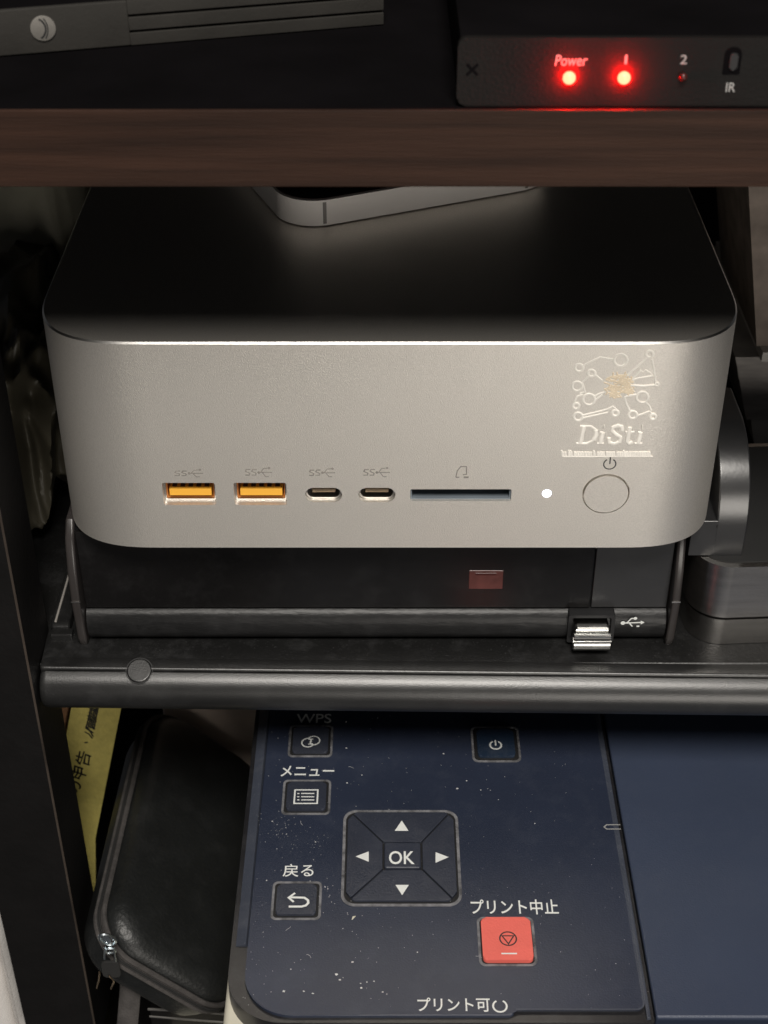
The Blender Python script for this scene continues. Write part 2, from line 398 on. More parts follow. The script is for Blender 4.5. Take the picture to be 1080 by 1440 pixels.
body.modifiers.clear(); md = body.modifiers.new('b', 'BOOLEAN'); md.operation = 'DIFFERENCE'; md.object = cutter; md.solver = 'EXACT'
dg = bpy.context.evaluated_depsgraph_get()
nm = bpy.data.meshes.new_from_object(body.evaluated_get(dg))
body.modifiers.remove(md); old = body.data; body.data = nm; nm.name = 'body'
bpy.data.objects.remove(cutter); bpy.data.meshes.remove(old)
nm.polygons.foreach_set('use_smooth', [True] * len(nm.polygons)); nm.set_sharp_from_angle(angle=math.radians(28))
wn_ = body.modifiers.new('wn', 'WEIGHTED_NORMAL'); wn_.keep_sharp = True; wn_.weight = 100

for a, b in usbA:
    o = finish('usb_port', frame_prism(rrect(a + .06, b - .06, zA0 + .06, zA1 - .06, 0.45, 3), rrect(a + .5, b - .5, zA0 + .5, zA1 - .45, 0.35, 3), 2.0, 13.5, 'Y'), 'steel', pc)
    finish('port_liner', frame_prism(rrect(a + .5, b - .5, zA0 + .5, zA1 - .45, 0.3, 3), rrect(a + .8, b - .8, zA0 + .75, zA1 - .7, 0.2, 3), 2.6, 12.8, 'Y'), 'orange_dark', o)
    finish('port_back', box(a + .5, b - .5, 10.5, 13, zA0 + .5, zA1 - .5), 'hole', o)
    t = finish('tongue', box(a + 1.35, b - 1.15, 1.5, 10.4, zA0 + 1.75, zA0 + 3.7, 0.15, 2), 'orange', o)
    t['label'] = 'orange plastic tongue'
    for i in range(5):
        u = a + 1.6 + (b - a - 3.0) * (i + 0.5) / 5
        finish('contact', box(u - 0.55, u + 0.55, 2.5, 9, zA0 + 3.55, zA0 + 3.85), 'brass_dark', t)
for a, b in usbC:
    r0 = (zC1 - zC0) / 2
    o = finish('usb_c_port', frame_prism(rrect(a + .08, b - .08, zC0 + .08, zC1 - .08, r0 - .1, 8), rrect(a + .55, b - .55, zC0 + .55, zC1 - .55, r0 - .6, 8), 1.3, 9.5, 'Y'), 'steel', pc)
    finish('port_back', box(a + 1, b - 1, 7.5, 9, zC0 + .9, zC1 - .9), 'hole', o)
    finish('tongue', box(a + 1.6, b - 1.6, 1.9, 8, zC0 + 1.55, zC1 - 1.6, 0.1, 1), 'brass', o)
o = finish('card_slot', frame_prism(rrect(sd[0] + .05, sd[1] - .05, sd[2] + .05, sd[3] - .05, .25, 2), rrect(sd[0] + .4, sd[1] - .4, sd[2] + .35, sd[3] - .4, .2, 2), 0.7, 11.5, 'Y'), 'slot', pc)
finish('slot_back', box(sd[0] + .4, sd[1] - .4, 9, 11, sd[2] + .4, sd[3] - .4), 'hole', o)
btn = finish('power_button', prism(circ(bx_, bz_, br - 0.42, 64), 2.0, -0.30, 'Y', 0.38, 2, 'top'), 'alu', pc)
finish('status_light', prism(circ(lx, lz, 1.12, 24), 1.4, -0.12, 'Y', 0.25, 2, 'top'), 'wled', pc)
# printed icons
bm = bmesh.new(); cx_, cz_ = px(857.5, 652)
stroke(bm, arc(cx_, cz_ - 0.1, 1.45, 120, 420, 24), 0.30, 0, 'Y'); stroke(bm, [(cx_, cz_ - 0.1), (cx_, cz_ + 2.1)], 0.30, 0, 'Y')
finish('power_icon', bm, 'print_dark', pc, smooth=False)
def superspeed(x0, x1, y0, y1, name='usb_icon'):
    a = px(x0, y1); b = px(x1, y0); W = b[0] - a[0]; H = b[1] - a[1]
    bm = bmesh.new()
    def P(u, v): return (a[0] + u * W, a[1] + v * H)
    for s in (0.0, 0.23):
        stroke(bm, [P(s + .2, .72), P(s + .05, .72), P(s + .02, .55), P(s + .17, .38), P(s + .15, .2), P(s, .2)], 0.26, 0, 'Y')
    stroke(bm, [P(.48, .45), P(.98, .45)], 0.24, 0, 'Y')
    stroke(bm, [P(.56, .45), P(.68, .82), P(.84, .86)], 0.2, 0, 'Y')
    stroke(bm, [P(.62, .45), P(.74, .05), P(.86, .05)], 0.2, 0, 'Y')
    poly(bm, circ(*P(.88, .86), 0.32, 10), 0, 'Y'); poly(bm, circ(*P(.50, .45), 0.36, 10), 0, 'Y')
    finish(name, bm, 'print_grey', pc, smooth=False)
superspeed(246, 286, 659, 671); superspeed(345, 383, 656, 671); superspeed(435, 472, 657, 671); superspeed(511, 549, 656, 671)
bm = bmesh.new()
stroke(bm, [px(*p) for p in ((641, 671), (643, 662), (648, 656), (656, 656), (656, 667), (651, 667.5))], 0.26, 0, 'Y')
stroke(bm, [px(*p) for p in ((641, 671), (646, 671))], 0.26, 0, 'Y')
stroke(bm, [px(*p) for p in ((652, 671), (659, 671))], 0.5, 0, 'Y')
finish('card_icon', bm, 'print_grey', pc, smooth=False)
# embossed emblem: nodes and links round a tangled core, with the lettering below
def lg(zx, zy): p = onY(780 + zx / 6, 480 + zy / 6, 0); return Vector((p.x, -0.02, p.z))
emb = bmesh.new(); NRM = ((0, -1, 0), 0.55)
def lk(bm, *pts, r=0.24): tube([lg(*p) for p in pts], r, 8, bm, NRM)
def ring(bm, x, y, r, t=0.26):
    tube([lg(x + r * math.cos(a * math.pi / 9), y + r * 0.93 * math.sin(a * math.pi / 9)) for a in range(18)], t, 8, bm, NRM, True)
lk(emb, (240, 205), (315, 165), (385, 133), (440, 145), (490, 150)); ring(emb, 207, 222, 34); ring(emb, 556, 158, 55, .3)
lk(emb, (775, 140), (700, 210), (610, 290)); lk(emb, (820, 150), (838, 240), (850, 340)); ring(emb, 800, 108, 30, .34)
ring(emb, 863, 362, 15); lk(emb, (845, 370), (750, 378), (640, 370), r=.3); lk(emb, (655, 322), (725, 240), (745, 262), (765, 240), (800, 262), (832, 290), (740, 305), (655, 325))
ring(emb, 310, 268, 30, .32); lk(emb, (345, 285), (400, 330)); lk(emb, (285, 295), (235, 345)); ring(emb, 190, 378, 42); lk(emb, (232, 350), (255, 425), (215, 440))
ring(emb, 290, 490, 50, .3); lk(emb, (330, 465), (380, 440), (420, 430)); lk(emb, (320, 530), (350, 490), (400, 450))
ring(emb, 180, 545, 26, .3); lk(emb, (165, 520), (190, 465), (235, 450))
ring(emb, 198, 635, 36, .3); lk(emb, (232, 625), (340, 600), (450, 572)); lk(emb, (232, 648), (350, 622), (450, 600)); lk(emb, (450, 572), (490, 548), (520, 575)); ring(emb, 512, 605, 26, .32)
ring(emb, 740, 472, 50, .3); lk(emb, (690, 450), (640, 455), (590, 470), (605, 530), (640, 595)); ring(emb, 660, 620, 34, .3); lk(emb, (695, 630), (760, 605), (800, 590), (830, 625)); ring(emb, 830, 636, 24, .34); lk(emb, (770, 515), (800, 545), (812, 585))
logo = finish('emblem', emb, 'sticker', pc); logo['label'] = 'pale embossed emblem of linked nodes above lettering'
bm = bmesh.new(); rnd = random.Random(4)
for i in range(130):
    x = 520 + rnd.uniform(-105, 105); y = 372 + rnd.uniform(-92, 92)
    if ((x - 520) / 110) ** 2 + ((y - 372) / 96) ** 2 > 1: continue
    a = rnd.uniform(-0.6, 0.6); pts = []
    for k in range(5):
        pts.append((x, y)); x += 17 * math.cos(a); y += 14 * math.sin(a); a += rnd.uniform(-0.9, 0.9)
    lk(bm, *pts, r=0.19)
finish('tangled_core', bm, 'sticker_warm', logo)
bm = bmesh.new()
def ser(pts, r): lk(bm, *pts, r=r)
def sh(pts): return [(x + (865 - y) * 0.22, y) for x, y in pts]
TK, TN = 0.52, 0.26
ser(sh([(215, 860), (215, 715)]), TK); ser(sh([(180, 862), (270, 862), (318, 835), (332, 790), (318, 745), (275, 717), (180, 716)]), TN + .06)
ser(sh([(322, 830), (334, 790), (322, 750)]), TK)
ser(sh([(385, 860), (385, 770)]), TK); ser(sh([(355, 862), (415, 862)]), TN); ser(sh([(360, 768), (388, 768)]), TN); ser(sh([(383, 722), (387, 722)]), .62)
ser(sh([(545, 755), (535, 720), (500, 708), (462, 725), (460, 755), (500, 785), (545, 810), (545, 845), (505, 866), (455, 852), (448, 815)]), TK - .05)
ser(sh([(605, 725), (605, 840), (625, 862), (655, 850)]), TK); ser(sh([(575, 765), (650, 765)]), TN)
ser(sh([(705, 860), (705, 770)]), TK); ser(sh([(675, 862), (740, 862)]), TN); ser(sh([(682, 768), (707, 768)]), TN); ser(sh([(703, 722), (707, 722)]), .62)
finish('lettering', bm, 'sticker', logo)
bm = bmesh.new(); x = 62
while x < 825:
    wd = rnd.uniform(9, 17); big = rnd.random() < 0.22
    for k in range(2): ser([(x + k * wd * .6, 966), (x + k * wd * .6 + rnd.uniform(-3, 3), 918 if big and k == 0 else 932)], 0.2)
    ser([(x, rnd.choice([934, 948, 962])), (x + wd, rnd.choice([934, 948, 962]))], 0.17)
    x += wd + (18 if rnd.random() < 0.14 else 8)
ser([(62, 972), (300, 973), (560, 971), (828, 972)], 0.16)
finish('tagline', bm, 'sticker', logo)
for (fx, fy) in ((-60, 22), (61, 22), (-60, 142), (61, 142)):
    finish('foot', prism(circ(fx, fy, 8, 24), 56.9, PZ0 + 0.1, 'Z', 0.3, 1), 'rubber', pc)

# ================================================================== BLACK SET-TOP BOX UNDER THE COMPUTER
stb = thing('media_box', 'glossy black media box under the silver computer with a dark red window', 'media box')
BX0, BX1, BYF = -80.5, 74.5, 10.0
def bp(x, y, Y=BYF): p = onY(x, y, Y); return p.x, p.z
finish('casing', box(BX0, BX1, BYF + 1.2, 150, ZS + 0.4, 56.9, 0.6, 2), 'gloss_black', stb)
zs = bp(0, 856)[1]
sx0, sz0 = bp(826, 780); sx1, sz1 = bp(841, 856)
sx = (sx0 + sx1) / 2
finish('front_panel', box(BX0 + 0.5, sx - 0.2, BYF, BYF + 1.3, zs + 0.3, 56.6, 0.3, 2), 'satin_black', stb)
finish('front_door', box(sx + 0.2, BX1 - 0.5, BYF + 0.15, BYF + 1.3, zs + 0.3, 56.6, 0.3, 2), 'box_grey', stb)
prof = [(BYF + 1.5, zs), (BYF + 1.0, zs)] + [(BYF + 1.6 - 3.4 * math.sin(math.radians(a)), (zs + ZS + .5) / 2 + (zs - ZS - .7) / 2 * math.cos(math.radians(a))) for a in range(10, 171, 16)] + [(BYF + 1.5, ZS + 0.45)]
finish('lower_bulge', prism(prof, BX0 + 0.5, BX1 - 0.5, 'X'), 'bulge', stb, angle=40)
a = bp(659, 828); b = bp(708, 802)
wn = finish('red_window', box(a[0], b[0], BYF - 0.12, BYF + 0.3, a[1], b[1], 0.1, 1), 'redwin', stb); wn['label'] = 'dull red window'
finish('window_bar', box(a[0] + 1.6, b[0] - 1.8, BYF - 0.2, BYF - 0.05, b[1] - 1.5, b[1] - 0.8, 0.05, 1), 'off_led', wn)
for x0, x1 in ((BX0 - 2.2, BX0 + 0.2), (BX1 - 0.2, BX1 + 2.0)):
    pr = [(150, ZS), (8.2, ZS), (7.0, ZS + 3), (6.3, 36), (7.0, 46), (9.2, 54.5), (13, 58.6), (150, 58.6)]
    o = finish('side_plate', prism(pr, x0, x1, 'X', 0.7, 3), 'side_plate', stb, angle=45)
    finish('plate_joint', box(x0 - .03, x1 + .03, 6.2, 6.75, 36.5, 36.9), 'steel', o)
# small printed trident
bm = bmesh.new(); Yb = BYF - 1.72
def tp(x, y): p = onY(x, y, Yb); return p.x, p.z
stroke(bm, [tp(876, 876), tp(903, 875)], 0.4, Yb, 'Y'); stroke(bm, [tp(881, 876), tp(888, 869.5), tp(893, 869.5)], 0.34, Yb, 'Y'); stroke(bm, [tp(885, 876), tp(890, 882), tp(897, 882)], 0.34, Yb, 'Y')
poly(bm, circ(*tp(876, 876), .62, 12), Yb, 'Y'); poly(bm, circ(*tp(893.5, 869.5), .5, 10), Yb, 'Y'); poly(bm, [tp(895, 879.5), tp(899, 879.5), tp(899, 884.5), tp(895, 884.5)], Yb, 'Y'); poly(bm, [tp(901, 872.5), tp(906.5, 875), tp(901, 878)], Yb, 'Y')
finish('usb_symbol', bm, 'white_print', stb, smooth=False)
# port recess and plugged-in receiver
c = onY(833, 880, 6)
finish('usb_socket', frame_prism(rrect(c.x - 6.2, c.x + 6.2, 22.0, 31.3, .6, 3), rrect(c.x - 5.2, c.x + 5.2, 22.6, 30.4, .4, 3), 7.4, 11, 'Y'), 'hole', stb)
dong = thing('usb_receiver', 'tiny silver and black receiver plugged into the media box', 'usb receiver')
finish('plug_shell', prism(rrect(c.x - 4.6, c.x + 4.4, 24.4, 29.4, 0.7, 4), 10.5, 4.6, 'Y', 0.35, 2), 'plug', dong)
prf = [(5.0, 23.2), (5.0, 27.6), (4.0, 28.2), (3.2, 27.9), (3.0, 27.0), (3.4, 26.4), (2.6, 25.9), (2.2, 24.6), (2.6, 23.3), (3.4, 23.0)]
finish('cap', prism(prf, c.x - 5.2, c.x + 4.9, 'X', 0.35, 2), 'plug', dong, angle=50)
finish('dark_band', box(c.x - 5.0, c.x + 4.7, 2.85, 3.4, 26.2, 26.6, 0.1, 1), 'hole', dong)

# ================================================================== PHONE ON THE COMPUTER
ph = thing('phone', 'phone with a pale metal band lying on the silver computer', 'phone')
p0 = onZ(440, 322, PZ1); p1 = onZ(745, 268, PZ1)
ang = math.atan2(p1.y - p0.y, p1.x - p0.x)
W_, L_, T_ = 78.0, 160.0, 7.6
mt = Matrix.Translation((p0.x, p0.y, PZ1 + 0.02)) @ Matrix.Rotation(ang, 4, 'Z') @ Matrix.Translation((-6.0, 0, 0))
def ph_add(name, bm, m, par=ph, **k): bm.transform(mt); return finish(name, bm, m, par, **k)
band = ph_add('band', prism(rrect(0, W_, 0, L_, 11, 12), 0.3, T_ - 0.3, 'Z', 0.5, 3), 'phone_band')
ph_add('screen', prism(rrect(.7, W_ - .7, .7, L_ - .7, 10.4, 12), T_ - 0.5, T_, 'Z', 0.25, 2, 'top'), 'phone_glass')
ph_add('back_glass', prism(rrect(.9, W_ - .9, .9, L_ - .9, 10.2, 12), 0, 0.5, 'Z'), 'phone_glass')
for u in (9.0, W_ - 10.0):
    ph_add('antenna_strip', box(u, u + 0.9, -0.03, 1.0, 0.85, T_ - 0.85), 'antenna_and_highlight', band)

# ================================================================== SPLITTER ON THE TOP BOARD
TZ = BZ1 + 0.15
b0 = onZ(800, 150, TZ); SY = b0.y
sp = thing('signal_splitter', 'charcoal metal splitter box with two lit red lights on the walnut board', 'splitter')
def spx(x, y): p = onY(x, y, SY); return p.x, p.z
sz1 = spx(800, 53)[1]; sx0 = spx(643, 100)[0]
finish('casing', box(sx0 + .4, 118, SY + 1.2, SY + 70, TZ + 0.05, sz1 - 0.2, 0.5, 2), 'board_top', sp)
fp = finish('front_plate', prism(rrect(sx0, 118.5, TZ + 0.02, sz1, 1.6, 5), SY + 1.3, SY, 'Y', 0.3, 2, 'top'), 'dark_metal', sp)
def stext(s, x0, x1, y0, y1, bold=0.0, shear=0.0):
    a = spx(x0, y1); b = spx(x1, y0)
    return text(s, a[0], b[0], a[1], b[1], SY, 'Y', 'dim_print', fp, bold=bold, shear=shear)
stext('Power', 780, 827, 77, 92.5, 0.008, 0.12); stext('1', 878, 882.5, 77, 90, 0.0); stext('2', 956, 967, 77, 90, 0.008); stext('IR', 1020, 1035, 116, 129, 0.008)
def dome(x, y, r, m, name):
    cx, cz = spx(x, y); bm = bmesh.new()
    bmesh.ops.create_uvsphere(bm, u_segments=24, v_segments=14, radius=r)
    bm.transform(Matrix.Translation((cx, SY - 0.6, cz)) @ Matrix.Diagonal((1, 0.9, 1, 1)))
    return finish(name, bm, m, sp)
for x in (800, 877): dome(x, 108, 1.15, 'red_led', 'lit_light')
dome(960, 107, 0.75, 'off_led', 'unlit_light')
a = spx(1015, 105); b = spx(1045, 66)
ir = finish('infrared_window', prism(rrect(a[0], b[0], a[1], b[1], (0.3, 0.3, 1.4, 1.4), 6), SY + 0.5, SY - 0.06, 'Y', 0.03, 1, 'top'), 'board_top', sp)
q = spx(1030, 86)
finish('receiver_dome', prism(rrect(q[0] - 0.5, q[0] + 0.9, q[1] - 1.6, q[1] + 1.5, 0.5, 5), SY, SY - 0.35, 'Y', 0.25, 3, 'top'), 'hole', ir)
cx, cz = spx(664, 98)
bm = bmesh.new()
for s in (1, -1): stroke(bm, [(cx - 1, cz - s * 1.0), (cx, cz), (cx + 1, cz + s * 1.0)], 0.5, SY, 'Y')
finish('screw_cross', bm, 'board_top', fp, smooth=False)

# ================================================================== SLOTTED GREY DEVICE ON THE TOP BOARD
d0 = onZ(0, 80, TZ); d1 = onZ(540, 35, TZ)
dang = math.atan2(d1.y - d0.y, d1.x - d0.x); dl = math.hypot(d1.x - d0.x, d1.y - d0.y)
dm = Matrix.Translation(d0) @ Matrix.Rotation(dang, 4, 'Z')
dv = thing('slim_device', 'slim grey device with round emblem and long slots lying askew on the board', 'device')
hd = 8.9
def dv_add(name, bm, m, par=dv, **k): bm.transform(dm); return finish(name, bm, m, par, **k)
dv_add('casing', box(-45, dl, 0.9, 60, 0.05, hd, 0.7, 2), 'board_top')
# front face: emblem end, then three ribs parted by slots
us = (178 / 540) * dl
face = dv_add('front_face', box(-45, us, 0, 1.2, 0.05, hd, 0.35, 2), 'slot_grey')
for (z0, z1) in ((0.05, 2.5), (3.0, 5.6), (6.1, hd)):
    dv_add('rib', box(us - 0.1, dl, 0.02, 1.2, z0, z1, 0.2, 2), 'slot_grey', face)
eu = (62 / 540) * dl
bm = prism(circ(eu, 4.9, 2.5, 32), 0.1, -0.35, 'Y', 0.15, 2, 'top'); e = dv_add('emblem', bm, 'emblem', face)
bm = bmesh.new()
stroke(bm, arc(eu - 1.6, 4.9, 2.1, -62, 62, 12), 0.35, -0.36, 'Y'); stroke(bm, arc(eu - 2.4, 4.9, 3.3, -36, 36, 12), 0.22, -0.36, 'Y')
bm.transform(dm); finish('emblem_crescent', bm, 'hole', e, smooth=False)

# ================================================================== RIGHT OF THE COMPUTER
# metal tin
tin = thing('metal_tin', 'short brushed metal tin with lid at the right end of the shelf', 'tin')
tc_ = onZ(985, 909, ZS)
def superell(cx, cy, a, b, n, k=72):
    out = []
    for i in range(k):
        t = 2 * math.pi * i / k; c_, s_ = math.cos(t), math.sin(t)
        out.append((cx + a * math.copysign(abs(c_) ** (2 / n), c_), cy + b * math.copysign(abs(s_) ** (2 / n), s_)))
    return out
tm = Matrix.Translation((tc_.x - 3.2, tc_.y, ZS)) @ Matrix.Rotation(math.radians(3.0), 4, 'Z')
zl = 30.0 - ZS; zh = onY(985, 799, tc_.y).z - ZS
def tin_out(i):
    o = rrect(i, 74 - i, i, 58 - i, 9 - i, 12)
    return [(u, v - 0.0022 * (37 - abs(u - 37)) ** 2 * (1 if v < 20 else 0)) for u, v in o]
def tin_add(name, bm, m, par=tin): bm.transform(tm); return finish(name, bm, m, par, angle=40)
tin_add('base', prism(tin_out(.5), 0.15, zl - 0.9, 'Z', 0.5, 3), 'tin')
tin_add('seam', prism(tin_out(2.2), zl - 1.2, zl + 0.8, 'Z'), 'hole')
lid_ = tin_add('lid', prism(tin_out(0), zl + 0.25, zh, 'Z', 1.0, 4), 'tin')
tin_add('lid_pad', prism(tin_out(2.0), zh - .5, zh + .25, 'Z', 0.2, 1), 'rubber', lid_)

# dark grey casing standing on it, rounded over the top
bb = thing('speaker_box', 'dark grey satin box with rounded top standing on the metal tin', 'speaker')
def ra(y, z, r, a0, a1, n=8): return [(y + r * math.cos(math.radians(a0 + (a1 - a0) * i / n)), z + r * math.sin(math.radians(a0 + (a1 - a0) * i / n))) for i in range(n + 1)]
RB = 20.0; ry0 = tc_.y + 4.2; rzb = ZS + zh + .27; rz1 = onY(1060, 650, ry0).z
pr = [(48, rzb), (ry0 + .8, rzb)] + ra(ry0 + RB + .8, rz1 - RB, RB, 180, 90) + [(48, rz1)]
finish('casing', prism(pr, 84.4, onY(1063, 680, ry0).x, 'X', 0.5, 3), 'box_grey', bb, angle=40)
finish('base', box(78.2, 84.8, ry0 + .82, 48, rzb, 58.3, .12, 1), 'box_grey', bb)

# stack of papers
YP = 108.0
def pp(x, y): p = onY(x, y, YP); return p.x, p.z
def sheet(name, corners, y0, depth, m, label, cat, rag=0.0, grp=None):
    pts = []
    rnd = random.Random(len(label))
    n = len(corners)
    for i in range(n):
        a, b = Vector(corners[i]), Vector(corners[(i + 1) % n])
        k = max(1, int((b - a).length / 2.2)) if rag else 1
        for j in range(k):
            q = a.lerp(b, j / k)
            if rag and j: q += Vector((rnd.uniform(-rag, rag), rnd.uniform(-rag, rag)))
            pts.append((q.x, q.y))
    o = finish(name, prism(pts, y0 + depth, y0, 'Y'), m, smooth=False)
    return tag(o, label, cat, grp)
x1 = 160
d = [pp(1062, 613), pp(1056, 588)]
sheet('paper_bundle', [(d[0][0], ZS + .05), (x1, ZS + .05), (x1, d[1][1]), (d[1][0], d[1][1])], YP, 80, 'paper_white', 'pale bundle of paper lowest in the stack beside the computer', 'papers', 0.12)
c1 = pp(1049, 586); c2 = pp(1033, 500)
sheet('cardboard_folder', [(c1[0], d[1][1] + .05), (x1, d[1][1] + .05), (x1, c2[1]), (c2[0], c2[1])], YP - 1, 80, 'paper_grey', 'dark grey cardboard folder in the stack beside the computer', 'folder', 0.1)
e1 = pp(1067, 500); e2 = pp(1069, 487)
sheet('loose_paper', [(e1[0], c2[1] + .05), (x1, c2[1] + .05), (x1, e2[1]), (e2[0], e2[1])], YP - 4, 80, 'paper_white', 'torn white paper sticking out above the dark grey folder', 'paper', 0.35)
f1 = pp(1064, 487); f2 = pp(1046, 255); f3 = pp(1072, 255)
sheet('cardboard_box', [(f1[0], e2[1] + .05), (f1[0] + 22, e2[1] + .05), (f3[0] + 3, f2[1] + 12), (f2[0] - 1, f2[1] + 12)], YP, 60, 'paper_brown', 'brownish grey carton standing tall on the papers beside the computer', 'box', 0.0)
g = pp(1073, 255)
sheet('booklet', [(g[0] + 8.5, e2[1] + .05), (x1, e2[1] + .05), (x1, f2[1] + 9), (g[0] + .2, f2[1] + 9)], YP + 3, 60, 'paper_grey', 'grey booklet standing behind the tall brownish carton', 'booklet', 0.0)

# ================================================================== LEFT OF THE COMPUTER
def crumple(name, cx, cy, z0, rx, ry, rz, m, seed, amp, label, cat, rotz=0.0):
    bm = bmesh.new(); bmesh.ops.create_icosphere(bm, subdivisions=6, radius=1)
    for v in bm.verts:
        n = v.co.normalized(); p = n * 1.6 + Vector((seed, seed * 2.1, 0))
        a = abs(noise.noise(Vector((p.x * 1.2, p.y * 1.2, p.z * .7)))) * 1.1 + abs(noise.noise(Vector((p.x * 2.6, p.y * 2.6, p.z * 1.1)))) * 0.5
        k = 1 + amp * (0.45 - a)
        q = Vector((math.copysign(abs(n.x) ** 0.75, n.x) * rx * k, math.copysign(abs(n.y) ** 0.75, n.y) * ry * k, math.copysign(abs(n.z) ** 0.75, n.z) * rz * k))
        q.z = max(q.z + rz * 0.94, 0)
        v.co = q
    bm.transform(Matrix.Translation((cx, cy, z0)) @ Matrix.Rotation(rotz, 4, 'Z'))
    o = finish(name, bm, m, angle=60)
    return tag(o, label, cat)
crumple('plastic_bag', -112.5, 98, ZS + 3.4, 18, 52, 28, 'bag', 3.0, 0.42, 'crumpled olive plastic bag left of the silver computer', 'bag', 0.05)
crumple('cloth_pouch', -121, 172, ZS + .1, 26, 26, 47, 'cloth_olive', 9.0, 0.12, 'dull olive cloth pouch behind the crumpled plastic bag', 'pouch')

# ================================================================== PRINTER
ZP = -20.0
pt = thing('printer', 'printer with navy black control panel, arrow keys and a coral stop key', 'printer')
def pz(x, y, z=ZP): p = onZ(x, y, z); return p.x, p.y
GX = pz(916, 1420)[0]                        # groove between the panel and the lid
PXL = pz(352, 1290)[0]                       # inner left edge of the panel
PYF = pz(545, 1428)[1]                       # front edge
PYB = 60.0
finish('lower_casing', box(PXL - 5.2, 250, PYF - 1.5, 220, ZB + 4, ZP - 7.0, 2.0, 3), 'cream', pt)
for fx in (PXL + 12, 230):
    for fy in (PYF + 15, 200): finish('foot', prism(circ(fx, fy, 7, 20), ZB, ZB + 4.2, 'Z'), 'rubber', pt)
finish('bezel', prism(rrect(PXL - 4.2, GX + .5, PYF - 1.4, PYB + 1, (14, .5, .5, .5), 10), ZP - 7.2, ZP - 0.9, 'Z', 0.8, 3), 'bezel', pt)
# panel sheet; the front edge steps back at its right end
stx, sty = pz(722, 1419)
ol = rrect(PXL, GX - 1.5, PYF, PYB, (12, 0, 0, 0), 12)
ol = [q for q in ol if not (q[0] > GX - 2 and q[1] < PYF + 1)]
i = max(k for k, q in enumerate(ol) if abs(q[1] - PYF) < 1e-3)
ol = ol[:i + 1] + [(stx - 1, PYF), (stx, PYF + .6), (stx, sty - .7), (stx + .8, sty)] + arc(GX - 3.5, sty + 2, 2, -90, 0, 6) + ol[i + 1:]
pn = finish('control_panel', prism(ol, ZP - 2, ZP, 'Z', 0.35, 2, 'top'), 'panel', pt)
# lighter edging
yb = pz(345, 1328)[1]
finish('left_edging', prism([(PXL - 3.4, ZP - 2.2), (PXL - 3.4, ZP - 1.3), (PXL - 2.9, ZP - .75), (PXL - .5, ZP - .05), (PXL + .15, ZP - 1.2), (PXL + .15, ZP - 2.2)], yb, PYB, 'Y'), 'panel_side', pn)
bm = bmesh.new()
e_in = [(GX - 1.5 - .05, PYB), (GX - 1.5 - .05, sty + 2.3)] + arc(GX - 3.6, sty + 2, 2.1, 0, -90, 6) + [(stx + .6, sty - .05)]
stroke(bm, e_in, 0.5, ZP, 'Z')
finish('right_edging', bm, 'panel_side', pn, smooth=False)
finish('edging_ridge', box(GX - 1.35, GX - .3, PYF - .6, PYB, ZP - 2, ZP - .12, 0.25, 2), 'panel_side', pn)
finish('lid', box(GX + .9, 250, PYF - .2, PYB, ZP - 6, ZP - .25, 0.6, 3), 'lid', pt)
finish('front_trim', box(PXL + 14, 250, PYF - 2.2, PYF - 1.2, ZP - 8.6, ZP - 1.4, 0.3, 2), 'panel_side', pt)

def key(x0, x1, y0, y1, m='key', name='key', h=0.75, rim=True, rr=1.4, ins=1.25, label=None, top=None):
    """x0..y1: pixel box of the rim"""
    a = pz(x0, y1); b = pz(x1, y0)
    # rows of the panel recede: take both sides at mid height
    mid = (y0 + y1) / 2; X0 = pz(x0, mid)[0]; X1 = pz(x1, mid)[0]; Y0, Y1 = a[1], b[1]
    if rim:
        finish('key_rim', frame_prism(rrect(X0, X1, Y0, Y1, rr, 6), rrect(X0 + .62, X1 - .62, Y0 + .62, Y1 - .62, rr - .4, 6), ZP - .3, ZP + .16), 'rim', pn)
        finish('key_well', prism(rrect(X0 + .6, X1 - .6, Y0 + .6, Y1 - .6, rr - .4, 6), ZP - .2, ZP + .03, 'Z'), 'hole', pn)
    k = finish(name, prism(rrect(X0 + ins, X1 - ins, Y0 + ins, Y1 - ins, rr * .8, 6), ZP - .3, ZP + h, 'Z', 0.4, 3, 'top'), m, pn)
    if label: k['label'] = label
    return k, (X0, X1, Y0, Y1), ZP + h
def icon(bm, m, k, name='icon'): return finish(name, bm, m, k, smooth=False)
def pxs(pts, z): return [pz(x, y, z) for x, y in pts]

k1, r1, h1 = key(406, 468, 1020, 1065)
bm = bmesh.new()
c0 = pz(437, 1043, h1)
R_ = math.radians(28)
def rot(u, v):
    u *= 1.2; v *= 1.2
    return (c0[0] + u * math.cos(R_) - v * math.sin(R_), c0[1] + u * math.sin(R_) + v * math.cos(R_))
stroke(bm, [rot(*q) for q in arc(-.75, 0, 1.45, 60, 300, 18)], .38, h1); stroke(bm, [rot(*q) for q in arc(.75, 0, 1.45, 240, 480, 18)], .38, h1)
stroke(bm, [rot(*q) for q in arc(-.55, .55, .85, 110, -60, 10)], .42, h1); stroke(bm, [rot(*q) for q in arc(.55, -.55, .85, 290, 120, 10)], .42, h1)
stroke(bm, [rot(-.9, -.5), rot(.15, -.9)], .4, h1); stroke(bm, [rot(.9, .5), rot(-.15, .9)], .4, h1)
icon(bm, 'white_print', k1)
k2, r2, h2 = key(397, 465, 1097, 1146)
bm = bmesh.new()
stroke(bm, pxs([(415, 1111), (447, 1111), (446, 1130), (413.5, 1130)], h2), .42, h2, closed=True)
for y in (1116, 1120.5, 1125): stroke(bm, pxs([(423.5, y), (442, y)], h2), .36, h2); stroke(bm, pxs([(418, y), (421, y)], h2), .36, h2)
icon(bm, 'white_print', k2)
k3, r3, h3 = key(382, 452, 1240, 1294)
bm = bmesh.new()
